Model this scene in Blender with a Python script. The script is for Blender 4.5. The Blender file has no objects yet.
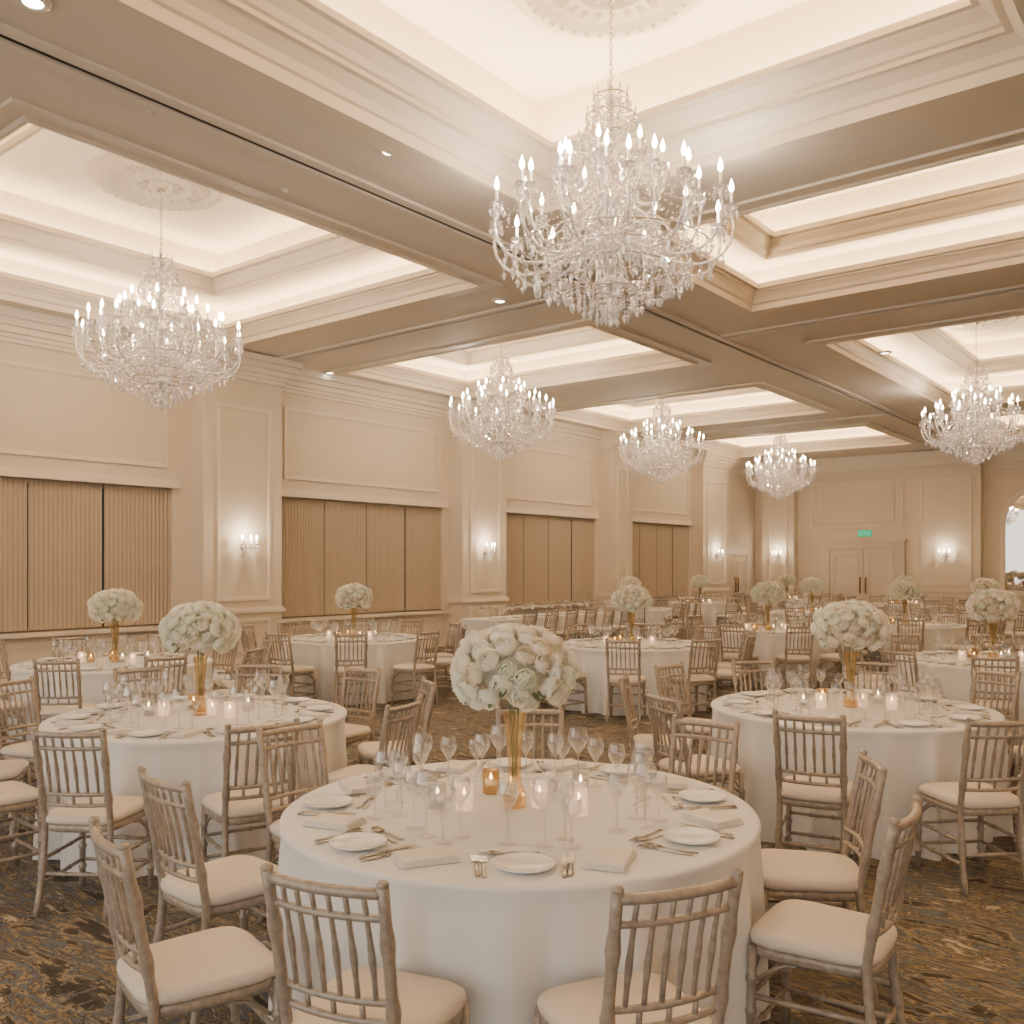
import bpy, math, random
from math import sin, cos, pi, radians, sqrt
from mathutils import Matrix, Vector
random.seed(7)
A=radians(38.4); F=930.0; H=1.73
ca,sa=cos(A),sin(A)
def W(R,D): return (R*ca-D*sa, D*ca+R*sa)
def WP(px,D): return W((px-512)/F*D, D)
def CP(px,py,z):
    D=F*(z-H)/(566-py); x,y=WP(px,D); return (x,y,z)
ZS=5.3; ZT=6.5
XL=-13.6; YB=30.9; XR=6.0; Y0=-5.0

# ---------------- materials ----------------
def lin(c):
    c=c/255.0
    return c/12.92 if c<=0.04045 else ((c+0.055)/1.055)**2.4
def col(rgb): return (lin(rgb[0]),lin(rgb[1]),lin(rgb[2]),1)
def mat(name,rgb,rough=0.6,metal=0.0,bump=0.0,bscale=60,var=0.0,sheen=0.0):
    m=bpy.data.materials.new(name); m.use_nodes=True
    nt=m.node_tree; b=nt.nodes['Principled BSDF']
    b.inputs['Base Color'].default_value=col(rgb)
    b.inputs['Roughness'].default_value=rough
    b.inputs['Metallic'].default_value=metal
    if sheen: b.inputs['Sheen Weight'].default_value=sheen
    tc=nt.nodes.new('ShaderNodeTexCoord'); n=nt.nodes.new('ShaderNodeTexNoise')
    n.inputs['Scale'].default_value=bscale; n.inputs['Detail'].default_value=3
    nt.links.new(tc.outputs['Object'],n.inputs['Vector'])
    if bump>0:
        bp=nt.nodes.new('ShaderNodeBump'); bp.inputs['Strength'].default_value=bump; bp.inputs['Distance'].default_value=0.01
        nt.links.new(n.outputs['Fac'],bp.inputs['Height']); nt.links.new(bp.outputs['Normal'],b.inputs['Normal'])
    if var>0:
        r=nt.nodes.new('ShaderNodeValToRGB')
        c=[x for x in col(rgb)]
        r.color_ramp.elements[0].position=0.3; r.color_ramp.elements[1].position=0.7
        r.color_ramp.elements[0].color=(c[0]*(1-var),c[1]*(1-var),c[2]*(1-var),1)
        r.color_ramp.elements[1].color=(min(1,c[0]*(1+var)),min(1,c[1]*(1+var)),min(1,c[2]*(1+var)),1)
        nt.links.new(n.outputs['Fac'],r.inputs['Fac']); nt.links.new(r.outputs['Color'],b.inputs['Base Color'])
    return m
def emis(name,rgb,s,sample=True):
    m=bpy.data.materials.new(name); m.use_nodes=True; nt=m.node_tree
    nt.nodes.clear(); o=nt.nodes.new('ShaderNodeOutputMaterial'); e=nt.nodes.new('ShaderNodeEmission')
    e.inputs['Color'].default_value=col(rgb); e.inputs['Strength'].default_value=s
    nt.links.new(e.outputs[0],o.inputs[0])
    if not sample:
        try: m.cycles.emission_sampling='NONE'
        except Exception: pass
    return m
def glassy(name,tint,fmin,fmax,rough=0.03,diff=0.0,emit=0.0,glc=(255,255,255)):
    m=bpy.data.materials.new(name); m.use_nodes=True; nt=m.node_tree; nt.nodes.clear()
    o=nt.nodes.new('ShaderNodeOutputMaterial')
    tr=nt.nodes.new('ShaderNodeBsdfTransparent'); tr.inputs[0].default_value=col(tint)
    gl=nt.nodes.new('ShaderNodeBsdfGlossy'); gl.inputs['Roughness'].default_value=rough; gl.inputs['Color'].default_value=col(glc)
    lw=nt.nodes.new('ShaderNodeLayerWeight'); lw.inputs['Blend'].default_value=0.35
    mr=nt.nodes.new('ShaderNodeMapRange'); mr.inputs['To Min'].default_value=fmin; mr.inputs['To Max'].default_value=fmax
    nt.links.new(lw.outputs['Facing'],mr.inputs['Value'])
    mx=nt.nodes.new('ShaderNodeMixShader'); nt.links.new(mr.outputs[0],mx.inputs[0]); nt.links.new(tr.outputs[0],mx.inputs[1]); nt.links.new(gl.outputs[0],mx.inputs[2])
    last=mx
    if diff>0:
        d=nt.nodes.new('ShaderNodeBsdfDiffuse'); d.inputs[0].default_value=col(glc)
        m2=nt.nodes.new('ShaderNodeMixShader'); m2.inputs[0].default_value=diff
        nt.links.new(last.outputs[0],m2.inputs[1]); nt.links.new(d.outputs[0],m2.inputs[2]); last=m2
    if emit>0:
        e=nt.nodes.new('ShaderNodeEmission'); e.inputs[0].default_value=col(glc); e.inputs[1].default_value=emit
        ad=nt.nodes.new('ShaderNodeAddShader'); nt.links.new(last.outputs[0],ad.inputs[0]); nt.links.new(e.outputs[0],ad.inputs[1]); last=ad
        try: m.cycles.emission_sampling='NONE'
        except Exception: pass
    nt.links.new(last.outputs[0],o.inputs[0])
    return m
def petalmat(name,rgb):
    m=mat(name,rgb,0.8,var=0.02,bscale=30); nt=m.node_tree
    b=nt.nodes['Principled BSDF']; o=[n for n in nt.nodes if n.type=='OUTPUT_MATERIAL'][0]
    t=nt.nodes.new('ShaderNodeBsdfTranslucent'); t.inputs[0].default_value=col(rgb)
    mx=nt.nodes.new('ShaderNodeMixShader'); mx.inputs[0].default_value=0.45
    nt.links.new(b.outputs[0],mx.inputs[1]); nt.links.new(t.outputs[0],mx.inputs[2]); nt.links.new(mx.outputs[0],o.inputs[0])
    return m
M_wall=mat('wall_paint',(214,200,180),0.6,bump=0.05,bscale=90,var=0.02)
M_trim=mat('trim_paint',(225,212,194),0.45)
M_soff=mat('ceiling_soffit_paint',(222,211,197),0.7,bump=0.03,bscale=50)
M_ceil=mat('ceiling_paint',(230,216,196),0.75,bump=0.03,bscale=50)
M_crown=mat('crown_paint',(223,210,192),0.5)
M_med=mat('medallion_plaster',(204,190,171),0.6)
M_dark=mat('track_dark',(45,38,32),0.5)
M_cloth=mat('table_linen',(233,230,227),0.85,bump=0.12,bscale=250,sheen=0.2)
M_wood=mat('limed_wood',(161,148,134),0.34,metal=0.15,bump=0.1,bscale=40,var=0.2)
M_cush=mat('seat_fabric',(220,208,194),0.6,bump=0.15,bscale=160)
M_porc=mat('porcelain',(240,238,235),0.15)
M_silver=mat('silver',(176,170,162),0.2,1.0)
M_nap=mat('napkin_linen',(227,221,213),0.9,bump=0.2,bscale=300)
M_glass=glassy('wine_glass_clear',(243,243,243),0.08,0.95,glc=(255,255,255),diff=0.02)
M_crys=glassy('cut_crystal',(226,222,222),0.45,1.0,rough=0.05,diff=0.10,emit=0.09,glc=(255,250,243))  # faint emission put in for bulb sparkle; crystal is no light source
M_gold=glassy('gold_mercury_glass',(250,238,212),0.20,0.85,rough=0.10,diff=0.06,glc=(232,207,164))
M_rose=glassy('blush_votive_glass',(252,242,232),0.12,0.6,rough=0.12,diff=0.22,emit=0.30,glc=(255,230,202))  # slight emission in the cup stands in for candlelight through the glass
M_chrome=mat('chrome_metal',(205,195,182),0.2,1.0)
M_candle=mat('candle_wax',(250,243,232),0.5)
M_litwax=emis('lit_votive_wax',(255,222,176),1.6,False)  # flame's glow on the upper wax, put in as emission
M_bulb=emis('bulb_glow',(255,229,188),50,False)
M_flame=emis('candle_flame',(255,216,155),34,False)
M_cove=emis('cove_led',(255,229,187),41.0)
M_down=emis('downlight_lens',(255,245,230),16,False)
M_exit=emis('exit_sign_green',(0,175,125),1.6,False)
M_door=mat('door_paint',(214,201,183),0.4)
M_brass=mat('door_hardware',(110,84,60),0.3,1.0)
M_mirror=mat('mirror_glass',(235,230,222),0.02,1.0)
M_white_fl=petalmat('petal_cream',(255,252,242))
M_pink_fl=petalmat('petal_ivory',(254,247,234))
M_green_fl=petalmat('petal_pale_green',(251,253,240))
M_leaf=mat('leaf_green',(110,124,86),0.6,var=0.2,bscale=30)
M_core=mat('flower_core',(230,228,214),0.9)
M_outside=emis('window_daylight',(120,125,128),0.15,False)
M_winfr=mat('window_frame_metal',(96,84,72),0.4,0.3)
# drapes
M_blind=mat('blind_fabric',(173,158,138),0.8,bump=0.1,bscale=200,var=0.05)
# carpet
def carpet():
    m=bpy.data.materials.new('patterned_carpet'); m.use_nodes=True; nt=m.node_tree; L=nt.links.new
    b=nt.nodes['Principled BSDF']; b.inputs['Roughness'].default_value=0.95
    tc=nt.nodes.new('ShaderNodeTexCoord')
    def strok(rot,sx,sy,sc,dist=0.45):
        mp=nt.nodes.new('ShaderNodeMapping'); mp.inputs['Rotation'].default_value=(0,0,radians(rot)); mp.inputs['Scale'].default_value=(sx,sy,1)
        L(tc.outputs['Object'],mp.inputs['Vector'])
        n=nt.nodes.new('ShaderNodeTexNoise'); n.inputs['Scale'].default_value=sc; n.inputs['Detail'].default_value=5; n.inputs['Roughness'].default_value=0.66; n.inputs['Distortion'].default_value=dist
        L(mp.outputs[0],n.inputs['Vector']); return n
    a=strok(5,1.4,5,1.4,.6); c=strok(-85,1.4,5,1.4,.6); d=strok(45,1.4,5,1.4,.6)
    mk=strok(0,1,1,1.3,1.0); mk2=strok(30,1,1,1.7,.8)
    def mixn(k,x,y,th):
        gt=nt.nodes.new('ShaderNodeMath'); gt.operation='GREATER_THAN'; gt.inputs[1].default_value=th
        L(k.outputs['Fac'],gt.inputs[0])
        mx=nt.nodes.new('ShaderNodeMix'); mx.data_type='FLOAT'
        L(gt.outputs[0],mx.inputs[0]); L(x,mx.inputs[2]); L(y,mx.inputs[3]); return mx.outputs[0]
    o=mixn(mk,a.outputs['Fac'],c.outputs['Fac'],.5); o=mixn(mk2,o,d.outputs['Fac'],.55)
    r=nt.nodes.new('ShaderNodeValToRGB'); e=r.color_ramp.elements
    e[0].position=0.36; e[0].color=col((50,46,44)); e[1].position=0.66; e[1].color=col((186,170,144))
    for p,cc in ((0.42,(74,67,62)),(0.45,(156,138,110)),(0.475,(90,85,80)),(0.50,(96,106,114)),(0.525,(58,56,58)),(0.555,(140,122,94)),(0.585,(68,66,66)),(0.62,(116,106,94))):
        x=e.new(p); x.color=col(cc)
    L(o,r.inputs[0]); 
    n2=nt.nodes.new('ShaderNodeTexNoise'); n2.inputs['Scale'].default_value=120; L(tc.outputs['Object'],n2.inputs['Vector'])
    bp=nt.nodes.new('ShaderNodeBump'); bp.inputs['Strength'].default_value=0.4; bp.inputs['Distance'].default_value=0.01
    L(n2.outputs[0],bp.inputs['Height']); L(bp.outputs[0],b.inputs['Normal'])
    L(r.outputs[0],b.inputs['Base Color']); return m
M_carpet=carpet()

# ---------------- mesh builder ----------------
class MB:
    def __init__(s): s.v=[]; s.f=[]; s.m=[]; s.s=[]
    def add(s,vs,fs,mi=0,sm=True,M=None):
        o=len(s.v)
        if M is not None: vs=[tuple(M@Vector(p)) for p in vs]
        s.v+=vs
        for f in fs: s.f.append(tuple(i+o for i in f)); s.m.append(mi); s.s.append(sm)
    def merge(s,b,M=None,mi=None):
        o=len(s.v)
        s.v+= [tuple(M@Vector(p)) for p in b.v] if M is not None else list(b.v)
        s.f+=[tuple(i+o for i in f) for f in b.f]; s.m+= list(b.m) if mi is None else [mi]*len(b.m); s.s+=b.s
    def box(s,x0,x1,y0,y1,z0,z1,mi=0,M=None):
        vs=[(x0,y0,z0),(x1,y0,z0),(x1,y1,z0),(x0,y1,z0),(x0,y0,z1),(x1,y0,z1),(x1,y1,z1),(x0,y1,z1)]
        s.add(vs,[(3,2,1,0),(4,5,6,7),(0,1,5,4),(1,2,6,5),(2,3,7,6),(3,0,4,7)],mi,False,M)
    def lathe(s,prof,seg=16,mi=0,M=None,sm=True):
        vs=[];fs=[]
        for r,z in prof:
            for i in range(seg):
                t=2*pi*i/seg; vs.append((r*cos(t),r*sin(t),z))
        for k in range(len(prof)-1):
            for i in range(seg):
                j=(i+1)%seg
                fs.append((k*seg+i,k*seg+j,(k+1)*seg+j,(k+1)*seg+i))
        s.add(vs,fs,mi,sm,M)
    def tube(s,pts,rad,seg=8,mi=0,M=None,sm=True):
        pts=[Vector(p) for p in pts]; n=len(pts)
        if not isinstance(rad,(list,tuple)): rad=[rad]*n
        vs=[];fs=[]; up=None
        for k in range(n):
            d=(pts[min(k+1,n-1)]-pts[max(k-1,0)]).normalized()
            if up is None:
                up=Vector((0,0,1)) if abs(d.z)<0.9 else Vector((1,0,0))
            a=d.cross(up).normalized(); b=a.cross(d).normalized(); up=b
            for i in range(seg):
                t=2*pi*i/seg; p=pts[k]+(a*cos(t)+b*sin(t))*rad[k]; vs.append(tuple(p))
        for k in range(n-1):
            for i in range(seg):
                j=(i+1)%seg; fs.append((k*seg+i,k*seg+j,(k+1)*seg+j,(k+1)*seg+i))
        fs.append(tuple(range(seg))[::-1]); fs.append(tuple((n-1)*seg+i for i in range(seg)))
        s.add(vs,fs,mi,sm,M)
    def octa(s,c,rx,h1,h2,mi=0,n=4):
        x,y,z=c; vs=[(x,y,z+h1),(x,y,z-h2)]; a0=random.random()*3
        for i in range(n):
            t=a0+2*pi*i/n; vs.append((x+rx*cos(t),y+rx*sin(t),z))
        fs=[]
        for i in range(n):
            a=2+i;b=2+(i+1)%n; fs+=[(0,a,b),(1,b,a)]
        s.add(vs,fs,mi,False)
    def mesh(s,name,mats):
        me=bpy.data.meshes.new(name); me.from_pydata(s.v,[],s.f)
        for m in mats: me.materials.append(m)
        me.polygons.foreach_set('material_index',s.m); me.polygons.foreach_set('use_smooth',s.s)
        me.update(); return me
def obj(name,me,loc=(0,0,0),rz=0,scale=1):
    o=bpy.data.objects.new(name,me); bpy.context.scene.collection.objects.link(o)
    o.location=loc; o.rotation_euler=(0,0,rz); o.scale=(scale,)*3
    return o
T=Matrix.Translation
def RZ(a): return Matrix.Rotation(a,4,'Z')

# ---------------- camera ----------------
cam=bpy.data.cameras.new('camera'); co=bpy.data.objects.new('camera',cam); bpy.context.scene.collection.objects.link(co)
co.location=(0,0,H); co.rotation_euler=(pi/2,0,A); cam.sensor_width=36; cam.lens=F/1024*36; cam.shift_y=(566-512)/1024
cam.clip_end=200
bpy.context.scene.camera=co

# ---------------- room shell ----------------
m=MB(); m.add([(XL-.4,Y0,0),(XR,Y0,0),(XR,YB+.4,0),(XL-.4,YB+.4,0)],[(0,1,2,3)],0,False); obj('floor',m.mesh('floor',[M_carpet]))

trays=[ # x0,x1,y0,y1,kind,inner shift
 (-12.9,-7.6,3.4,8.9,2,0),(-12.9,-7.6,11.4,14.7,2,-.18),(-12.9,-7.6,17.3,21.2,2,-.12),(-12.9,-7.6,23.9,28.2,2,-.1),
 (-12.9,-7.6,-3.5,1.4,2,0),
 (-5.5,-1.15,1.6,7.45,1,0),(-5.4,-1.15,8.75,12.15,2,-.30),(-5.3,-1.15,14.7,22.3,2,0),(-5.3,-1.3,24.3,28.5,2,-.1),
 (0.6,5.0,1.6,7.45,2,0),(0.6,5.0,8.85,12.15,2,-.2),(0.6,5.0,14.7,22.3,2,0)]
ceil=MB()
xs=sorted(set([XL-.3,XR]+[t[0] for t in trays]+[t[1] for t in trays])); ys=sorted(set([Y0,YB+.3]+[t[2] for t in trays]+[t[3] for t in trays]))
for i in range(len(xs)-1):
    for j in range(len(ys)-1):
        cx=(xs[i]+xs[i+1])/2; cy=(ys[j]+ys[j+1])/2
        if any(t[0]<cx<t[1] and t[2]<cy<t[3] for t in trays): continue
        ceil.add([(xs[i],ys[j],ZS),(xs[i+1],ys[j],ZS),(xs[i+1],ys[j+1],ZS),(xs[i],ys[j+1],ZS)],[(3,2,1,0)],0,False)
def ring(mb,t,prof,mi):
    x0,x1,y0,y1=t[:4]
    for k in range(len(prof)-1):
        (a,z),(b,w)=prof[k],prof[k+1]
        p=[(x0+a,y0+a,z),(x1-a,y0+a,z),(x1-a,y1-a,z),(x0+a,y1-a,z)]
        q=[(x0+b,y0+b,w),(x1-b,y0+b,w),(x1-b,y1-b,w),(x0+b,y1-b,w)]
        mb.add(p+q,[(i,(i+1)%4,4+(i+1)%4,4+i) for i in range(4)],mi,False)
cove=MB()
def sh(p,dx): return [(a+dx,z) for a,z in p]
for t in trays:
    if t[4]==2:
        dx=t[5]
        ring(ceil,t,[(-.22,ZS),(-.22,ZS-.03),(-.06,ZS-.03),(-.03,ZS-.05),(0,ZS-.05),(0,5.33),(.03,5.35),(.05,5.40),(.10,5.46),(.12,5.47),(.12,5.50),(.17,5.50),(.17,5.57),(.14,5.57),(.14,5.51),(-.2,5.51)],2)
        ring(ceil,t,[(-.2,5.51),(-.2,5.86),(.62+dx,5.86)],1)
        ring(ceil,t,sh([(.60,5.86),(.60,5.82),(.64,5.80),(.68,5.80),(.68,5.84),(.71,5.86),(.74,5.92),(.79,5.97),(.80,5.98),(.80,6.01),(.86,6.01),(.86,6.08),(.83,6.08),(.83,6.02),(.5,6.02)],dx),2)
        ring(ceil,t,sh([(.5,6.02),(.5,ZT),(1.2,ZT)],dx),1)
        i=1.2+dx
        x0,x1,y0,y1=t[0]+i,t[1]-i,t[2]+i,t[3]-i
        ceil.add([(x0,y0,ZT),(x1,y0,ZT),(x1,y1,ZT),(x0,y1,ZT)],[(3,2,1,0)],1,False)
        ring(cove,t,[(-.10,5.54),(-.02,5.54)],0)
        ring(cove,t,sh([(.58,6.05),(.66,6.05)],dx),0)
    else:
        P=[(-.30,ZS),(-.30,ZS-.03),(-.10,ZS-.03),(-.06,ZS-.06),(0,ZS-.06),(0,5.34),(.03,5.35),(.06,5.41),(.12,5.46),(.14,5.48),(.19,5.48),(.19,5.52),(.22,5.53),(.25,5.58),(.31,5.63),(.32,5.65),(.37,5.65),(.37,5.71),(.34,5.71),(.34,5.66),(-.25,5.66)]
        ring(ceil,t,P,2)
        ring(ceil,t,[(-.25,5.66),(-.25,ZT),(1,ZT)],1)
        x0,x1,y0,y1=t[0]+1,t[1]-1,t[2]+1,t[3]-1
        ceil.add([(x0,y0,ZT),(x1,y0,ZT),(x1,y1,ZT),(x0,y1,ZT)],[(3,2,1,0)],1,False)
        ring(cove,t,[(-.10,5.70),(.08,5.70)],0)
obj('ceiling',ceil.mesh('ceiling',[M_soff,M_ceil,M_crown]))
obj('cove_light_strip',cove.mesh('cove_light_strip',[M_cove]))
# partition tracks
tr=MB()
def track_y(x,y0,y1):
    tr.box(x-.04,x+.04,y0,y1,ZS-.006,ZS-.001,0); tr.box(x-.14,x-.04,y0,y1,ZS-.03,ZS-.001,1); tr.box(x+.04,x+.14,y0,y1,ZS-.03,ZS-.001,1)
def track_x(y,x0,x1):
    tr.box(x0,x1,y-.04,y+.04,ZS-.006,ZS-.001,0); tr.box(x0,x1,y-.14,y-.04,ZS-.03,ZS-.001,1); tr.box(x0,x1,y+.04,y+.14,ZS-.03,ZS-.001,1)
track_y(-6.55,Y0,YB-.3); track_x(10.1,XL+.5,-6.7); track_x(13.4,-6.4,XR-.3); track_x(22.6,XL+.5,-6.7)
obj('trim_1',tr.mesh('trim_1',[M_dark,M_soff]))

# left wall ------------------------------------------------
bays=[(-3.6,0.6),(1.6,8.35),(10.45,14.75),(16.65,20.7),(22.1,26.0)]
cols=[(-5,-3.8),(0.6,1.5),(8.65,10.2),(14.95,16.45),(20.9,21.95),(26.15,27.95)]
ZW0,ZW1=.78,2.98
wl=MB()
yprev=Y0
for a,b in bays:
    wl.box(XL-.35,XL,yprev,a,0,ZS,0)
    wl.box(XL-.35,XL,a,b,0,ZW0,0); wl.box(XL-.35,XL,a,b,ZW1,ZS,0); yprev=b
wl.box(XL-.35,XL,yprev,YB+.35,0,ZS,0)
for a,b in cols: wl.box(XL,XL+.4,a,b,0,ZS,0)
obj('wall_left',wl.mesh('wall_left',[M_wall]))
def frameY(mb,x,y0,y1,z0,z1,w=.05,t=.03,mi=0):
    mb.box(x,x+t,y0,y1,z0,z0+w,mi); mb.box(x,x+t,y0,y1,z1-w,z1,mi); mb.box(x,x+t,y0,y0+w,z0+w,z1-w,mi); mb.box(x,x+t,y1-w,y1,z0+w,z1-w,mi)
    mb.box(x,x+t*.5,y0+w,y1-w,z0+w,z0+w+.02,mi); mb.box(x,x+t*.5,y0+w,y1-w,z1-w-.02,z1-w,mi)
def frameX(mb,y,x0,x1,z0,z1,w=.05,t=.03,mi=0):
    mb.box(x0,x1,y-t,y,z0,z0+w,mi); mb.box(x0,x1,y-t,y,z1-w,z1,mi); mb.box(x0,x0+w,y-t,y,z0+w,z1-w,mi); mb.box(x1-w,x1,y-t,y,z0+w,z1-w,mi)
tl=MB()
for a,b in cols:
    x=XL+.4
    frameY(tl,x,a+.25,b-.25,1.15,4.4)
    frameY(tl,x,a+.25,b-.25,.3,.85)
    for z,o,h in ((.94,.05,.06),(1.0,.03,.03),(0,.03,.2),(4.85,.05,.07),(4.92,.09,.06),(4.98,.14,.09),(5.07,.2,.1),(5.17,.26,.1)):
        tl.box(XL,x+o,a-o,b+o,z,z+h,0)
for a,b in bays:
    frameY(tl,XL,a+.1,b-.1,3.3,4.6)
    tl.box(XL,XL+.08,a-.1,b+.1,ZW1,ZW1+.07,0); tl.box(XL,XL+.05,a-.1,b+.1,ZW1+.07,ZW1+.14,0); tl.box(XL,XL+.12,a-.1,b+.1,ZW0-.06,ZW0,0)
    n=max(1,round((b-a)/1.4)); w=(b-a)/n
    for i in range(n): frameY(tl,XL,a+i*w+.08,a+(i+1)*w-.08,.22,.64)
for z,o,h in ((4.86,.04,.06),(4.92,.08,.06),(4.98,.13,.09),(5.07,.19,.1),(5.17,.25,.129)):
    tl.box(XL,XL+o,Y0,YB,z,z+h,0)
obj('trim_2',tl.mesh('trim_2',[M_trim]))
bl=MB(); bl.box(XL,XL+.03,Y0,YB-.1,0,.16,0); obj('baseboard_left',bl.mesh('baseboard_left',[M_trim]))
# windows with pleated blinds
for k,(a,b) in enumerate(bays):
    w=MB()
    w.add([(XL-.3,a,ZW0),(XL-.3,b,ZW0),(XL-.3,b,ZW1),(XL-.3,a,ZW1)],[(0,1,2,3)],0,False)
    n=max(3,round((b-a)/1.07)); pw=(b-a)/n
    for i in range(n+1):
        y=a+i*pw; w.box(XL-.26,XL-.2,max(a,y-.03),min(b,y+.03),ZW0,ZW1,1)
    w.box(XL-.26,XL-.2,a,b,ZW0,ZW0+.06,1); w.box(XL-.26,XL-.2,a,b,ZW1-.06,ZW1,1)
    o=obj('window_%d'%(k+1),w.mesh('window',[M_outside,M_winfr]))
    d=MB()
    for i in range(n):
        g0=.008; g1=.008
        if i%3==(2 if k!=1 else 1): g1=.03
        y0=a+i*pw+g0; y1=a+(i+1)*pw-g1; ns=96
        vs=[];fs=[]
        for q in range(ns+1):
            t=q/ns; y=y0+(y1-y0)*t; x=XL-.055+.009*cos(t*2*pi*16)
            vs+=[(x,y,ZW0+.015),(x,y,ZW1-.012)]
        for q in range(ns): fs.append((2*q,2*q+2,2*q+3,2*q+1))
        d.add(vs,fs,0,True)
        d.box(XL-.10,XL-.07,y0,y1,ZW1-.06,ZW1-.005,0); d.box(XL-.07,XL-.042,y0,y1,ZW0+.005,ZW0+.03,1)
    obj('window_blind',d.mesh('window_blind',[M_blind,M_winfr]))

# back wall --------------------------------------------------
wb=MB(); wb.box(XL-.35,XR+.3,YB,YB+.35,0,ZS,0)
bcols=[(-13.19,-12.05),(-8.25,-6.3),(-3.0,-1.4),(2,3.6)]
for a,b in bcols: wb.box(a,b,YB-.35,YB,0,ZS,0)
obj('wall_back',wb.mesh('wall_back',[M_wall]))
tb=MB()
for a,b in bcols:
    y=YB-.35
    frameX(tb,y,a+.25,b-.25,1.15,4.4); frameX(tb,y,a+.25,b-.25,.3,.85)
    for z,o,h in ((.94,.05,.06),(0,.03,.2),(4.85,.05,.07),(4.92,.09,.06),(4.98,.14,.09),(5.07,.2,.1),(5.17,.26,.1)):
        tb.box(a-o if a>-13.1 else a,b+o,y-o,YB,z,z+h,0)
frameX(tb,YB,-11.6,-8.6,3.0,4.5)
frameX(tb,YB,-11.3,-8.9,3.2,4.3,w=.03)
frameX(tb,YB,-6.1,-3.2,4.25,4.7,w=.04)
frameX(tb,YB,-1.1,1.7,1.15,4.4); 
for z,o,h in ((4.86,.04,.06),(4.92,.08,.06),(4.98,.13,.09),(5.07,.19,.1),(5.17,.25,.129)):
    tb.box(XL+.26,XR,YB-o,YB,z,z+h,0)
obj('trim_3',tb.mesh('trim_3',[M_trim]))
bb=MB(); bb.box(-12.0,-11.35,YB-.03,YB,0,.16,0); bb.box(-8.5,-8.3,YB-.03,YB,0,.16,0); bb.box(-6.2,-3.1,YB-.03,YB,0,.16,0); bb.box(-1.3,1.9,YB-.03,YB,0,.16,0)
obj('baseboard_back',bb.mesh('baseboard_back',[M_trim]))
def double_door(name,loc,rz,w,h):
    d=MB() # local: x along width, -y out of wall
    d.box(-w/2-.2,-w/2,-.09,0,0,h+.2,0); d.box(w/2,w/2+.2,-.09,0,0,h+.2,0); d.box(-w/2,w/2,-.09,0,h,h+.2,0); d.box(-w/2-.25,w/2+.25,-.13,0,h+.2,h+.28,0)
    for s in (-1,1):
        x0,x1=(-w/2+.01,-.008) if s<0 else (.008,w/2-.01)
        d.box(x0,x1,-.04,-.005,.01,h-.01,0)
        frameX(d,-.04,x0+.14,x1-.14,.25,.85,w=.045,t=.025); frameX(d,-.04,x0+.14,x1-.14,1.05,h-.2,w=.045,t=.025)
        xx=s*.09; d.tube([(xx,-.05,.85),(xx,-.11,.88),(xx,-.11,1.32),(xx,-.05,1.35)],.024,8,1)
    return obj(name,d.mesh(name,[M_door,M_brass]),loc,rz)
double_door('door_1',(-9.85,YB-.002,0),0,2.2,2.3)
double_door('door_2',(XL+.002,29.2,0),pi/2,1.7,2.1)
# exit sign
e=MB(); e.box(-.22,.22,-.05,0,0,.22,0); e.box(-.21,.21,-.055,-.05,.01,.21,1)
for i,x in enumerate((-.12,-.04,.04,.12)): e.box(x-.018,x+.018,-.058,-.055,.07,.14,2)
obj('exit_sign',e.mesh('exit_sign',[M_chrome,M_exit,M_porc]),(-9.8,YB-.002,2.68))
# arched mirror
mm=MB(); R0=1.05; zc=2.95
def archpts(r,zb):
    p=[(-r,zb)]+[(-r*cos(pi*i/24),zc+r*sin(pi*i/24)) for i in range(25)]+[(r,zb)]
    return p
p=archpts(R0,1.0); mm.add([(x,-.03,z) for x,z in p],[tuple(range(len(p)))],1,False)
q=archpts(R0+.14,.86); n=len(p)
vs=[(x,-.03,z) for x,z in p]+[(x,-.08,z) for x,z in p]+[(x,-.08,z) for x,z in q]+[(x,0,z) for x,z in q]
fs=[]
for i in range(n):
    j=(i+1)%n
    for k in range(3): fs.append((k*n+i,k*n+j,(k+1)*n+j,(k+1)*n+i))
mm.add(vs,fs,0,False); obj('arched_wall_mirror',mm.mesh('arched_wall_mirror',[M_trim,M_mirror]),(-4.65,YB,0))
# right wall
wr=MB(); wr.box(XR,XR+.3,Y0,YB+.35,0,ZS,0)
obj('wall_right',wr.mesh('wall_right',[M_wall]))
t4=MB()
for i in range(7): frameY(t4,XR-.03,-4+i*4.9,.3-.0+i*4.9,1.2,4.5)
t4.box(XR-.12,XR,Y0,YB-.3,4.95,5.29,0); t4.box(XR-.05,XR,Y0,YB-.1,.94,1.0,0)
obj('trim_4',t4.mesh('trim_4',[M_trim]))

# ---------------- ceiling fittings ----------------
dl=MB(); dl.lathe([(.062,-.02),(.062,-.018),(.001,-.018)],20,1); dl.lathe([(.062,-.02),(.075,-.03),(.105,-.02),(.108,0)],24,0)
dlm=dl.mesh('downlight',[M_trim,M_down])
for px,py in ((390,150),(33,0),(885,352),(500,300),(560,455),(330,372)):
    x,y,z=CP(px,py,ZS)
    obj('recessed_downlight',dlm,(x,y,z))
sp=MB(); sp.lathe([(.001,-.05),(.05,-.045),(.065,-.02),(.07,0)],16,0); spm=sp.mesh('smoke_detector',[M_med])
for px,py,z in ((893,170,ZT),(64,230,ZT)):
    x,y,z=CP(px,py,z); obj('smoke_detector',spm,(x,y,z))
sq=MB(); sq.box(-.09,.09,-.09,.09,-.012,0,0); sq.box(-.05,.05,-.05,.05,-.016,-.012,1); sqm=sq.mesh('square_downlight',[M_med,M_down])
for px,py in ((800,197),(992,140)):
    x,y,z=CP(px,py,ZT); obj('square_downlight',sqm,(x,y,z))
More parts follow.
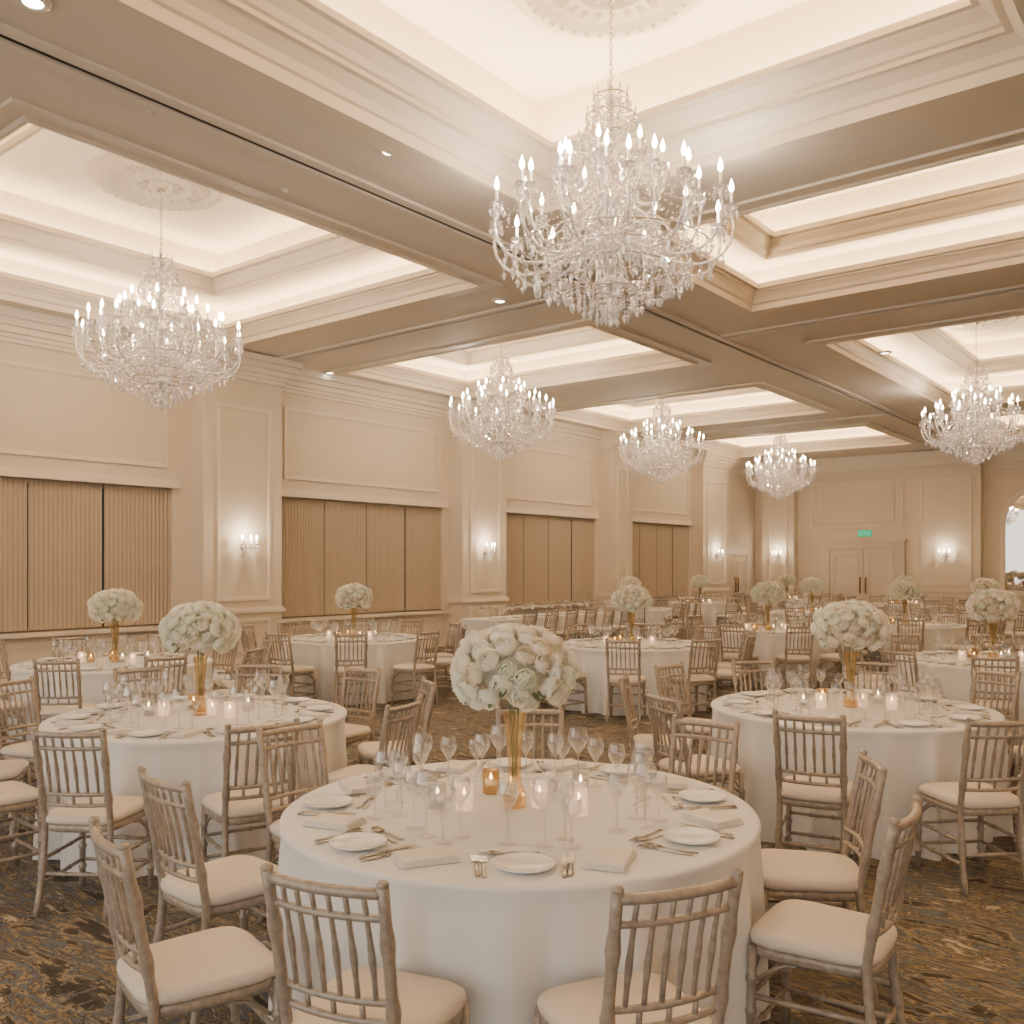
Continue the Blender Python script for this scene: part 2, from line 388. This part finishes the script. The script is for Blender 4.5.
sk=MB(); sk.lathe([(.001,-.025),(.03,-.02),(.035,0)],12,0); skm=sk.mesh('sprinkler_head',[M_soff])
for px,py in ((285,190),(150,110),(590,318)):
    x,y,z=CP(px,py,ZS); obj('sprinkler_head',skm,(x,y,z))
# medallion
md=MB(); md.lathe([(.001,-.09),(.12,-.09),(.15,-.05),(.28,-.045),(.30,-.085),(.34,-.085),(.37,-.04),(.62,-.03),(.65,-.075),(.72,-.085),(.77,-.06),(.80,-.03),(.84,-.03),(.87,0)],64,0)
for i in range(24):
    t=2*pi*i/24; md.lathe([(.001,-.055),(.03,-.04),(.05,0)],8,0,T((.49*cos(t),.49*sin(t),-.03))@RZ(t)@Matrix.Diagonal((2.0,.8,1,1)))
for i in range(36):
    t=2*pi*i/36; md.lathe([(.001,-.03),(.02,-.02),(.03,0)],6,0,T((.69*cos(t),.69*sin(t),-.075)))
for i in range(12):
    t=2*pi*i/12; md.lathe([(.001,-.04),(.03,-.03),(.04,0)],6,0,T((.21*cos(t),.21*sin(t),-.045))@RZ(t)@Matrix.Diagonal((1.6,.8,1,1)))
mdm=md.mesh('ceiling_medallion',[M_med])

# ---------------- chandelier ----------------
def bez(p,n):
    out=[]
    for i in range(n+1):
        t=i/n; q=[Vector(x) for x in p]
        while len(q)>1: q=[q[k].lerp(q[k+1],t) for k in range(len(q)-1)]
        out.append(q[0])
    return out
def chandelier():
    m=MB() # 0 crystal 1 metal 2 candle 3 bulb
    m.lathe([(.001,.06),(.03,.08),(.055,.12),(.05,.17),(.02,.2),(.03,.24),(.10,.30),(.14,.34),(.13,.38),(.03,.42),(.03,.55),(.07,.60),(.11,.66),(.11,.70),(.05,.76),(.03,.82),(.05,.92),(.08,1.0),(.06,1.1),(.025,1.16),(.03,1.24),(.07,1.3),(.05,1.38),(.02,1.45),(.03,1.55),(.06,1.6),(.04,1.68),(.02,1.75),(.05,1.82),(.03,1.88),(.01,1.92)],14,0,sm=False)
    m.tube([(0,0,.3),(0,0,1.95)],.012,6,1)
    def drop(x,y,z,s=1.0):
        m.octa((x,y,z-.012*s),.008*s,.01*s,.01*s); m.octa((x,y,z-.045*s),.017*s,.022*s,.04*s,0,5)
    def beads(p0,p1,sag,n,s=.011,big=False):
        p0=Vector(p0);p1=Vector(p1)
        for i in range(n+1):
            t=i/n; q=p0.lerp(p1,t); q.z-=sag*4*t*(1-t); m.octa(tuple(q),s,s,s)
        if big: q=p0.lerp(p1,.5); drop(q.x,q.y,q.z-sag,1)
    bulbs=[]
    tiers=[(14,.95,.90,.62,.0),(12,.70,1.04,.70,.12),(8,.42,1.24,1.0,.2)]
    for (n,R,zc,zs,ph) in tiers:
        tips=[]
        for i in range(n):
            t=2*pi*i/n+ph; c,s=cos(t),sin(t)
            pts=bez([(.08*c,.08*s,zs),(.30*R*c,.30*R*s,zs+.16),(.55*R*c,.55*R*s,zs-.42*R),(1.15*R*c,1.15*R*s,zs-.22*R),(R*c,R*s,zc)],12)
            m.tube(pts,.013,6,0)
            m.tube(bez([(.08*c,.08*s,zs+.1),(.3*R*c,.3*R*s,zs+.45*R),(.6*R*c,.6*R*s,zs+.1),(.55*R*c,.55*R*s,zs-.02)],7),.008,5,0)
            x,y=R*c,R*s; tips.append((x,y,zc))
            m.lathe([(.012,-.03),(.02,-.02),(.05,.005),(.058,.02),(.02,.012),(.016,.03)],10,0,T((x,y,zc)),sm=False)
            m.lathe([(.012,.02),(.012,.12),(.001,.12)],8,2,T((x,y,zc)))
            m.lathe([(.007,.12),(.020,.145),(.021,.165),(.012,.20),(.001,.23)],8,3,T((x,y,zc)))
            bulbs.append((x,y,zc+.15))
            for k in range(6):
                a=2*pi*k/6; drop(x+.05*cos(a),y+.05*sin(a),zc+.0,1.1)
            for k in (3,5,7,9): drop(pts[k].x,pts[k].y,pts[k].z-.01,1.25)
            drop(pts[6].x,pts[6].y,pts[6].z-.08,1.6)
        for i in range(n):
            beads(tips[i],tips[(i+1)%n],.09+.05*R,10,.011,True)
        for i in range(n):
            x,y,z=tips[i]; 
            if R>.5:
                beads((x*.16/R,y*.16/R,zc+.38),(x,y,z),.16,int(14*R)+4,.011)
    # crown
    for (R,z,n,L) in ((.20,1.70,12,.16),(.14,1.86,9,.1),(.27,1.50,14,.12)):
        m.tube([(R*cos(2*pi*i/20),R*sin(2*pi*i/20),z) for i in range(21)],.007,5,1)
        for i in range(n):
            t=2*pi*i/n; x,y=R*cos(t),R*sin(t)
            m.tube(bez([(0,0,z-.05),(R*.6*cos(t),R*.6*sin(t),z+.08),(x*1.05,y*1.05,z)],5),.006,5,0)
            drop(x,y,z,1.4)
            beads((x,y,z-.02),(x*.55,y*.55,z-L-.05),.0,6,.010)
            m.octa((x,y,z+.04),.012,.05,.03,0,5)
    for i in range(12):
        t=2*pi*i/12; beads((.18*cos(t),.18*sin(t),1.70),(.42*cos(t+.2),.42*sin(t+.2),1.30),.08,11,.011)
    # hanging skirts
    for (R,z,n,L) in ((.62,.54,30,4),(.48,.46,24,4),(.34,.38,18,4),(.22,.30,12,4),(.12,.22,8,3),(.80,.60,32,3)):
        m.tube([(R*cos(2*pi*i/24),R*sin(2*pi*i/24),z) for i in range(25)],.006,5,1)
        for i in range(n):
            t=2*pi*i/n; x,y=R*cos(t),R*sin(t); l=L if i%2 else L-1
            for k in range(l): m.octa((x,y,z-.02-.024*k),.011,.012,.012)
            drop(x,y,z-.02-.024*l,1.35)
    m.lathe([(.001,-.0),(.02,.01),(.033,.035),(.02,.06),(.001,.07)],8,0,sm=False)
    z=1.92
    k=0
    while z<2.74:
        m.tube([(.014*cos(a)*(k%2==0),.014*cos(a)*(k%2==1),z+.025+.025*sin(a)) for a in [2*pi*i/8 for i in range(9)]],.004,4,1)
        z+=.042;k+=1
    m.lathe([(.001,2.69),(.03,2.695),(.055,2.71),(.06,2.73),(.001,2.735)],16,1)
    return m,bulbs
cm,bulbs=chandelier()
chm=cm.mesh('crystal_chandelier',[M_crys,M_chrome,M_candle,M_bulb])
ZCH=3.64
cpos=[(-10.6,6.35),(-10.75,13.25),(-10.75,19.2),(-10.75,26.2),(-4.05,6.4),(-4.1,19.5)]
for (x,y) in cpos:
    rz=random.random()
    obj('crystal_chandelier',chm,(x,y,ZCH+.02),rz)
    obj('ceiling_medallion',mdm,(x,y,ZT))
    for k in (0,5,9):
        bx,by,bz=bulbs[k]
        L=bpy.data.lights.new('chandelier_bulb_light','POINT'); L.energy=70; L.color=(1,.88,.73); L.shadow_soft_size=.03
        lo=bpy.data.objects.new('chandelier_bulb_light',L); bpy.context.scene.collection.objects.link(lo)
        lo.location=(x+bx*cos(rz)-by*sin(rz),y+bx*sin(rz)+by*cos(rz),ZCH+.02+bz+.03)

# ---------------- sconces ----------------
sc=MB() # local: +x out of wall
sc.lathe([(.001,.03),(.04,.028),(.06,.015),(.065,0)],20,1,Matrix.Rotation(pi/2,4,'Y'))
sc.lathe([(.01,-.12),(.02,-.08),(.012,.0),(.02,.08),(.008,.14)],10,0,T((.04,0,0)))
for s in (-1,0,1):
    ex=.16 if s else .2
    pts=bez([(.03,0,0),(.10,.10*s,-.1),(ex,.14*s,-.08),(ex,.14*s,.04)],8); sc.tube(pts,.008,6,0)
    x,y,z=pts[-1]
    sc.lathe([(.01,-.01),(.035,.005),(.04,.015),(.012,.015)],10,0,T((x,y,z)),sm=False); sc.lathe([(.01,.01),(.01,.09),(.001,.09)],8,2,T((x,y,z))); sc.lathe([(.006,.09),(.016,.11),(.017,.13),(.008,.155),(.001,.17)],8,3,T((x,y,z)))
    for k in range(5):
        a=2*pi*k/5; sc.octa((x+.034*cos(a),y+.034*sin(a),z-.04),.012,.02,.04,0,5)
for k in range(8): sc.octa((.06+.05*random.random(),(k-3.5)*.03,-.1-.07*random.random()),.013,.02,.04,0,5)
scm=sc.mesh('wall_sconce',[M_crys,M_chrome,M_candle,M_bulb])
spos=[(XL+.4,9.42,0),(XL+.4,15.7,0),(XL+.4,27.05,0),(-12.6,YB-.35,-pi/2),(-7.28,YB-.35,-pi/2),(XL+.4,1.05,0),(-2.2,YB-.35,-pi/2)]
for x,y,r in spos:
    obj('wall_sconce',scm,(x,y,2.04),r)
    L=bpy.data.lights.new('sconce_light','POINT'); L.energy=18; L.color=(1,.83,.62); L.shadow_soft_size=.03
    lo=bpy.data.objects.new('sconce_light',L); bpy.context.scene.collection.objects.link(lo)
    lo.location=(x+.26*cos(r),y+.26*sin(r),2.26)

# ---------------- chair ----------------
def chair():
    m=MB()
    def bam(p0,p1,r,nr,seg=8):
        p0=Vector(p0);p1=Vector(p1); L=(p1-p0).length; ts=[0.0]; rs=[r]
        for i in range(nr):
            t=(i+1)/(nr+1); e=.006/L
            ts+=[t-2*e,t-e,t+e,t+2*e]; rs+=[r,r*1.32,r*1.32,r]
        ts.append(1.0); rs.append(r)
        m.tube([p0.lerp(p1,t) for t in ts],rs,seg,0)
    fl=[(-.185,.19),(.185,.19)]; bk=[(-.17,-.18),(.17,-.18)]
    for x,y in fl: bam((x*1.04,y*1.05,0),(x,y,.44),.0165,3)
    for x,y in bk:
        pts=[];rs=[]
        ctrl=[(x*1.06,y-.06,0),(x,y-.005,.25),(x,y,.45),(x*1.0,y-.03,.65),(x*1.04,y-.085,.925)]
        for p in bez([ctrl[0],ctrl[1],ctrl[2]],8)+bez([ctrl[2],ctrl[3],ctrl[4]],10)[1:]:
            pts.append(p); rs.append(.0165)
        for k in (4,11,15): rs[k]=.022
        m.tube(pts,rs,8,0)
        m.lathe([(.016,0),(.018,.006),(.012,.014),(.001,.017)],8,0,T(tuple(pts[-1])))
    def byz(z):
        t=(z-.45)/.475; t=max(0,t); return -.18 -.085*t**1.6
    def rail(z,r,bow=.028):
        x=.17+.007*max(0,(z-.45)/.47); y=byz(z)
        m.tube([(x*u,y-bow*(1-u*u),z) for u in [-1+2*i/10 for i in range(11)]],r,8,0)
    rail(.905,.016); rail(.835,.011); rail(.60,.011); rail(.545,.011)
    for i in range(6):
        u=-.72+1.44*i/5; x=.172*u; b=.028*(1-u*u)
        zz=[.905,.86,.835,.78,.72,.66,.60]
        p=[(x,byz(z)-b,z) for z in zz]; rr=[.0075]*7; rr[4]=.0105
        m.tube(p,rr,6,0)
    for u in (-.5,0,.5): m.tube([(.17*u,byz(.6)-.028*(1-u*u),.6),(.17*u,byz(.545)-.028*(1-u*u),.545)],.008,6,0)
    for z in (.15,.27):
        bam((-.19,.195,z),(.19,.195,z),.010,2,6)
        for s in (-1,1): bam((s*.188,.195,z),(s*.172,-.19-.02*(z<.2),z),.010,2,6)
    bam((-.175,-.2,.2),(.175,-.2,.2),.010,2,6)
    for s in (-1,1):
        m.tube(bez([(s*.185,.19,.33),(s*.12,.19,.40),(s*.04,.19,.40)],5),.007,5,0)
        m.tube(bez([(s*.183,.17,.33),(s*.18,.10,.40),(s*.18,.04,.40)],5),.007,5,0)
    def outline(k,n=40):
        o=[]
        for i in range(n):
            t=2*pi*i/n; c,s=cos(t),sin(t); e=.42
            x=math.copysign(abs(c)**e,c); y=math.copysign(abs(s)**e,s)
            o.append((x*(.198+.014*y)*k, y*.208*k))
        return o
    def stack(levels,mi):
        n=40; vs=[];fs=[]
        for k,z in levels: vs+=[(x,y,z) for x,y in outline(k)]
        for a in range(len(levels)-1):
            for i in range(n):
                j=(i+1)%n; fs.append((a*n+i,a*n+j,(a+1)*n+j,(a+1)*n+i))
        fs.append(tuple(range(n))[::-1]); fs.append(tuple((len(levels)-1)*n+i for i in range(n)))
        m.add(vs,fs,mi,True)
    stack([(.94,.405),(1.0,.412),(1.0,.437),(.96,.445)],0)
    stack([(.97,.444),(1.03,.452),(1.045,.466),(1.03,.482),(.96,.493),(.8,.499),(.5,.503)],1)
    return m.mesh('chiavari_chair',[M_wood,M_cush])
chairm=chair()

# ---------------- table ----------------
TR=.94; TZ=.76
def table(seed):
    rnd=random.Random(seed); ph=[rnd.random()*6.28 for _ in range(6)]
    m=MB(); N=320
    rows=[(.001,TZ),(.5,TZ),(.92,TZ),(TR-.008,TZ-.001),(TR-.001,TZ-.006),(TR+.002,TZ-.016)]
    vs=[];fs=[]
    def fold(t):
        a=cos(15*t+ph[0]+1.5*sin(3*t+ph[1])+.6*sin(7*t+ph[4])); b=cos(26*t+ph[2]+.9*sin(5*t+ph[3]))
        u=.5+.5*a
        return (u**2.2)*1.5-.75+b*.22
    for r,z in rows: vs+=[(r*cos(2*pi*i/N),r*sin(2*pi*i/N),z) for i in range(N)]
    zs=[.72,.67,.6,.52,.42,.32,.22,.12,.05,.006]
    for z in zs:
        k=1-z/TZ
        for i in range(N):
            t=2*pi*i/N; r=TR-.008-.004*k+.066*fold(t)*k**.75
            vs.append((r*cos(t),r*sin(t),z))
    tot=len(rows)+len(zs)
    for a in range(tot-1):
        for i in range(N):
            j=(i+1)%N; fs.append((a*N+i,a*N+j,(a+1)*N+j,(a+1)*N+i))
    m.add(vs,fs,0,True)
    return m.mesh('round_banquet_table',[M_cloth])
tabs=[table(i) for i in range(3)]

# ---------------- tableware ----------------
def mk_glass(h,rb,hb,rt,seg=20):
    m=MB()
    pr=[(.034,0),(.034,.002),(.012,.006),(.004,.012),(.0035,h-hb-.01),(.008,h-hb)]
    for i in range(1,9):
        t=i/8; r=rb*sin(min(1,t*1.5)*pi/2)**.8; 
        if t>.55: r=rb+(rt-rb)*((t-.55)/.45)**1.5
        pr.append((r,h-hb+hb*t))
    m.lathe(pr,seg,0); return m
g1=mk_glass(.235,.047,.115,.036); g2=mk_glass(.21,.038,.10,.030); g3=mk_glass(.17,.036,.09,.033)
def mk_plate(r=.10):
    m=MB(); m.lathe([(.001,.006),(r*.55,.006),(r*.68,.009),(r*.96,.018),(r,.020),(r*.98,.014),(r*.6,.001),(.001,.0)],40,0); return m
plate=mk_plate()
def mk_fork(L=.20):
    m=MB(); m.tube([(0,-L/2,.003),(0,-L*.2,.004),(0,L*.1,.004),(0,L*.2,.005)],[.006,.0045,.003,.004],6,0,Matrix.Diagonal((1.4,1,.5,1)))
    m.box(-.012,.012,L*.2,L*.28,.003,.006,0)
    for k in range(4): x=-.0105+k*.007; m.box(x-.0018,x+.0018,L*.28,L*.5,.003,.006,0)
    return m
def mk_knife(L=.23):
    m=MB(); m.tube([(0,-L/2,.004),(0,-L*.3,.005),(0,-L*.02,.004)],[.006,.0075,.005],6,0,Matrix.Diagonal((1.3,1,.6,1)))
    m.add([(-.008,-L*.02,.003),(.008,-L*.02,.003),(.011,L*.3,.003),(.0,L*.5,.003),(-.008,L*.35,.003),(-.008,-L*.02,.006),(.008,-L*.02,.006),(.011,L*.3,.0045),(.0,L*.5,.0045),(-.008,L*.35,.006)],[(0,1,2,3,4)[::-1],(5,6,7,8,9),(0,1,6,5),(1,2,7,6),(2,3,8,7),(3,4,9,8),(4,0,5,9)],0,False); return m
def mk_spoon(L=.19):
    m=MB(); m.tube([(0,-L/2,.003),(0,-L*.2,.004),(0,L*.22,.004)],[.006,.0045,.003],6,0,Matrix.Diagonal((1.4,1,.5,1)))
    m.lathe([(.001,.002),(.012,.003),(.017,.008),(.016,.009),(.008,.005),(.001,.004)],14,0,T((0,L*.36,0))@Matrix.Diagonal((1,1.5,1,1))); return m
fork=mk_fork(); knife=mk_knife(); spoon=mk_spoon()
def mk_nap(w0=.05,l0=.10):
    m=MB(); 
    for k in range(4):
        w=w0-.002*k; l=l0-.003*k; m.box(-w,w,-l,l,.001+k*.005,.0055+k*.005,0,RZ(.02*k))
    return m
nap=mk_nap(); napw=mk_nap(.068,.10)
def mk_votive():
    m=MB(); h=.10; r=.036
    m.lathe([(.001,.0),(r*.9,.0),(r,.004),(r,h),(r-.003,h),(r-.004,.012),(.001,.012)],20,0)
    m.lathe([(.001,.014),(r-.008,.014),(r-.008,h*.35)],14,1); m.lathe([(r-.008,h*.35),(r-.008,h*.55),(.001,h*.52)],14,4)
    m.lathe([(.0015,h*.52),(.0015,h*.6)],5,3); m.lathe([(.001,h*.56),(.007,h*.64),(.006,h*.72),(.001,h*.88)],8,2)
    return m
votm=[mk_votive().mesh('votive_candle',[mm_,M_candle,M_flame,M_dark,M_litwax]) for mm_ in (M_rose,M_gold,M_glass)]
# flowers
def petal(m,phi0,L,Wd,r0,rot,mi,M,curl):
    nv,nu=4,4; vs=[];fs=[]; r=r0; z=0; phi=phi0
    for a in range(nv+1):
        v=a/nv; w=Wd*(sin(pi*(.12+.70*v))**.8)
        for b in range(nu+1):
            u=-1+2*b/nu; rr=r-.22*w*u*u*1.2; x=w*u
            zz=z-.06*Wd*(u*u)+ (.05*Wd*sin(5*u+rot*3) if a==nv else 0)
            c,s=cos(rot),sin(rot); vs.append((rr*c-x*s,rr*s+x*c,zz))
        r+=L/nv*sin(phi); z+=L/nv*cos(phi); phi-=curl/nv
    for a in range(nv):
        for b in range(nu): k=a*(nu+1)+b; fs.append((k,k+1,k+nu+2,k+nu+1))
    m.add(vs,fs,mi,True,M)
def bloom(rnd,mi):
    m=MB()
    for (n,phi,L,Wd,r0,curl) in ((4,.30,.044,.020,.003,1.2),(6,.65,.050,.027,.006,1.5),(7,1.0,.056,.031,.008,1.8),(8,1.4,.060,.032,.008,2.1)):
        o=rnd.random()*6
        for i in range(n): petal(m,phi+rnd.uniform(-.1,.1),L*rnd.uniform(.92,1.08),Wd,r0,o+2*pi*i/n+rnd.uniform(-.15,.15),mi,None,curl)
    return m
def centerpiece(seed):
    rnd=random.Random(seed); m=MB()
    bl=[bloom(rnd,0),bloom(rnd,1),bloom(rnd,2)]
    m.lathe([(.001,0),(.046,.0),(.048,.008),(.046,.05),(.036,.07),(.026,.10),(.026,.18),(.031,.26),(.040,.33),(.047,.38),(.045,.38)],12,4,sm=False)
    m.lathe([(.001,.02),(.03,.02),(.03,.05),(.001,.06)],10,4,sm=False)
    for k in range(5):
        a=k*1.26; m.tube([(.010*cos(a),.010*sin(a),.12),(.012*cos(a+1),.012*sin(a+1),.25),(.02*cos(a+1.5),.02*sin(a+1.5),.42)],.003,5,3)
    C=Vector((0,0,.545)); n=64
    m.lathe([(.001,-.12),(.09,-.10),(.155,-.02),(.15,.06),(.09,.12),(.001,.14)],20,5,T(tuple(C)))
    for i in range(n):
        z=1-1.66*(i+.5)/n; r=sqrt(1-z*z); t=i*2.39996+rnd.uniform(-.1,.1)
        d=Vector((r*cos(t),r*sin(t),z)); k=rnd.uniform(.94,1.06); p=C+Vector((d.x*.205,d.y*.205,d.z*.140))*k
        q=Vector((d.x,d.y,d.z*1.2)).normalized().to_track_quat('Z','Y').to_matrix().to_4x4()
        s=rnd.uniform(.92,1.25)
        b=bl[rnd.choice((0,0,0,1,1,2))]
        m.merge(b,T(tuple(p))@q@Matrix.Scale(s,4),b.m[0])
    for i in range(12):
        t=rnd.random()*6.28; c,s=cos(t),sin(t); el=rnd.uniform(-.95,-.3); r=.24*cos(el*.8)
        p=Vector((c*r,s*r,.545+.15*sin(el)))
        M=T(tuple(p))@Vector((c,s,el)).to_track_quat('Y','Z').to_matrix().to_4x4()
        m.add([(0,-.03,0),(.014,-.005,.004),(.012,.02,.004),(0,.038,0),(-.012,.02,.004),(-.014,-.005,.004)],[(0,1,2,3),(0,3,4,5)],3,True,M)
    return m.mesh('flower_centerpiece',[M_white_fl,M_pink_fl,M_green_fl,M_leaf,M_gold,M_core])
cps=[centerpiece(1),centerpiece(2),centerpiece(5)]
GM=[g.mesh('wine_glass',[M_glass]) for g in (g1,g2,g3)]
PM=plate.mesh('dinner_plate',[M_porc]); FM=fork.mesh('fork',[M_silver]); KM=knife.mesh('knife',[M_silver]); SM=spoon.mesh('spoon',[M_silver]); NM=nap.mesh('napkin',[M_nap]); NWM=napw.mesh('napkin',[M_nap])
layout=[('plate',0,-.76,0),('fork',-.12,-.75,0),('fork',-.147,-.74,.03),('knife',.115,-.75,-.0),('spoon',.14,-.74,-.0),('nap',.222,-.72,-.3),
        ('g1',.09,-.53,0),('g2',-.02,-.47,0),('g3',.16,-.52,0),('spoon',-.02,-.61,1.5)]
# roomier setting used where fewer guests sit round the table
layout2=[('plate',0,-.77,0),('fork',-.13,-.76,.06),('fork',-.16,-.75,.08),('knife',.125,-.75,-.08),('knife',.152,-.745,-.1),('napw',.275,-.70,-.38),
        ('g1',.07,-.53,0),('g2',-.05,-.49,0),('g3',.17,-.55,0),('g2',.15,-.45,0),('spoon',-.04,-.64,1.4),('fork',-.05,-.605,1.5)]
srcs={'plate':(plate,0),'fork':(fork,1),'knife':(knife,1),'spoon':(spoon,1),'nap':(nap,2),'g1':(g1,3),'g2':(g2,3),'g3':(g3,3)}
ms={'plate':('dinner_plate',PM),'fork':('fork',FM),'knife':('knife',KM),'spoon':('spoon',SM),'nap':('napkin',NM),'napw':('napkin',NWM),'g1':('wine_glass',GM[0]),'g2':('wine_glass',GM[1]),'g3':('wine_glass',GM[2])}
far=MB(); fg1=mk_glass(.235,.047,.115,.036,10); fg2=mk_glass(.2,.038,.10,.030,10)
for k in range(10):
    a=2*pi*k/10
    for nme,x,y,r in layout:
        if nme=='g3': continue
        s,mi=srcs[nme]
        if nme=='g1': s=fg1
        if nme=='g2': s=fg2
        far.merge(s,RZ(a)@T((x,y,0))@RZ(r),mi)
farm=far.mesh('tableware_setting',[M_porc,M_silver,M_nap,M_glass])

ZI=.002
def cw(cx,cy,r,d): return (cx+r*ca-d*sa, cy+r*sa+d*ca)
def place(R,D,angles,srad,ti,ci,near,fx=0,fy=0,chairs=None,sang=None):
    cx,cy=W(R,D)
    obj('round_banquet_table',tabs[ti],(cx,cy,0),random.random()*6)
    fxw,fyw=cw(cx,cy,fx,fy)
    obj('flower_centerpiece',cps[ci],(fxw,fyw,TZ+.001),random.random()*6)
    if chairs:
        for (sr,sd,fr,fd) in chairs:   # seat (R,D) and facing in camera-aligned axes
            rr,dd=sr-R,sd-D; L=sqrt(rr*rr+dd*dd); k=max(1,1.18/L)
            x,y=W(R+rr*k,D+dd*k); wx,wy=fr*ca-fd*sa, fr*sa+fd*ca
            obj('chiavari_chair',chairm,(x,y,0),math.atan2(wy,wx)-pi/2)
    else:
        for th in angles:
            t=radians(th+random.uniform(-2.5,2.5)); rad=srad+random.uniform(-.02,.04)
            dx=sin(t)*ca+cos(t)*sa; dy=sin(t)*sa-cos(t)*ca
            rz=math.atan2(-dy,-dx)-pi/2+random.uniform(-.06,.06)
            obj('chiavari_chair',chairm,(cx+dx*rad,cy+dy*rad,0),rz)
    if near:
        for th in (sang or angles):
            t=radians(th); dx=sin(t)*ca+cos(t)*sa; dy=sin(t)*sa-cos(t)*ca
            rz=math.atan2(-dy,-dx)-pi/2
            for nme,x,y,r in (layout2 if near==1 else layout):
                nm,me=ms[nme]; x+=random.uniform(-.005,.005); y+=random.uniform(-.01,.01)
                lx=x*cos(rz)-y*sin(rz); ly=x*sin(rz)+y*cos(rz)
                obj(nm,me,(cx+lx,cy+ly,TZ+ZI),rz+r+random.uniform(-.03,.03))
    else:
        obj('tableware_setting',farm,(cx,cy,TZ+ZI),A+radians(angles[0]))
    for k,(vx,vy) in enumerate(((-.33,-.02),(-.22,-.05),(.08,-.01),(.23,-.13),(-.12,.22),(.26,.18))):
        vxw,vyw=cw(cx,cy,vx,vy)
        obj('votive_candle',votm[(2,0,0,0,1,2)[k] if near else k%3],(vxw,vyw,TZ+ZI))
place(.03,3.75,None,1.2,0,0,1,fx=-.02,chairs=[(-.38,2.66,.1,.24),(.31,2.66,-.09,.22),(-1.0,2.95,.2,.15),(-1.14,3.74,.13,.14),(1.06,3.22,-.19,.13),(1.22,3.86,-.19,.03),(-.92,4.49,.16,-.15),(.84,4.63,-.16,-.2),(.1,4.97,0,-1)],
      sang=[1,52,98,142,-46,-91,-135,-178])
ev=[-3,32,68,104,144,180,-39,-76,-108,-144]
def evo(o): return [o+36*k for k in range(10)]
place(-2.03,6.06,ev,1.26,1,1,2,sang=evo(-4))
place(2.33,6.4,evo(8),1.26,2,2,2)
def pf(px,D,o,i): place((px-512)/F*D,D,evo(o),1.22,i%3,(i+1)%3,0)
for i,(px,D,o) in enumerate([(115,9.4,5),(354,12.5,10),(632,11.6,-12),(768,14,0),(993,9.6,-25),(630,21.2,0),(700,24.5,20),(812,19.5,5),(905,15.5,18),(985,18.5,0),(787,26.8,10),(905,23.5,3)]):
    pf(px,D,o,i)

# long head table near the window wall
ht=MB(); LX,LY=.42,1.95; n=260
def rr(k,t,amp):
    e=.16; c,s=cos(t),sin(t)
    return ((LX+k)*math.copysign(abs(c)**e,c),(LY+k)*math.copysign(abs(s)**e,s))
P=[]
for i in range(n):   # perimeter resampled from a rounded rectangle
    u=i/n*2*(LX*2+LY*2)
    if u<2*LY: p=(LX,-LY+u,1,0)
    elif u<2*LY+2*LX: p=(LX-(u-2*LY),LY,0,1)
    elif u<4*LY+2*LX: p=(-LX,LY-(u-2*LY-2*LX),-1,0)
    else: p=(-LX+(u-4*LY-2*LX),-LY,0,-1)
    P.append(p)
vs=[];fs=[]; zs=[TZ,TZ-.01,.66,.5,.34,.18,.006]
for z in zs:
    k=1-z/TZ
    for i,(x,y,nx,ny) in enumerate(P):
        d=(.004+.03*k*cos(i*2*pi/10+.8*sin(i*.13))) if z<TZ-.005 else 0
        vs.append((x+nx*d,y+ny*d,z))
for a in range(len(zs)-1):
    for i in range(n):
        j=(i+1)%n; fs.append((a*n+i,a*n+j,(a+1)*n+j,(a+1)*n+i))
fs.append(tuple(range(n)))
ht.add(vs,fs,0,False)
HX,HY=-10.95,14.75
obj('rectangular_head_table',ht.mesh('rectangular_head_table',[M_cloth]),(HX,HY,0))
hs=MB()
for i in range(6):
    y=-1.62+i*.65
    for nme,lx,ly,r in (('plate',0,-.18,0),('fork',-.13,-.18,0),('knife',.13,-.18,0),('nap',.21,-.18,0)):
        s,mi=srcs[nme]; hs.merge(s,T((0,y,0))@RZ(pi/2)@T((lx,ly,0))@RZ(r),mi)
    for gx,gy in ((-.02,.05),(-.08,.14),(-.1,-.06),(-.22,.0),(-.24,.2)): hs.merge(fg1,T((gx,y+gy,0)),3)
obj('tableware_setting',hs.mesh('head_table_setting',[M_porc,M_silver,M_nap,M_glass]),(HX,HY,TZ+ZI))
for i in range(6): obj('chiavari_chair',chairm,(HX+.72,HY-1.62+i*.65,0),pi/2+random.uniform(-.05,.05))

# ---------------- world ----------------
w=bpy.data.worlds.new('world'); bpy.context.scene.world=w; w.use_nodes=True
bg=w.node_tree.nodes['Background']; bg.inputs[0].default_value=(1,.925,.83,1); bg.inputs[1].default_value=2.2
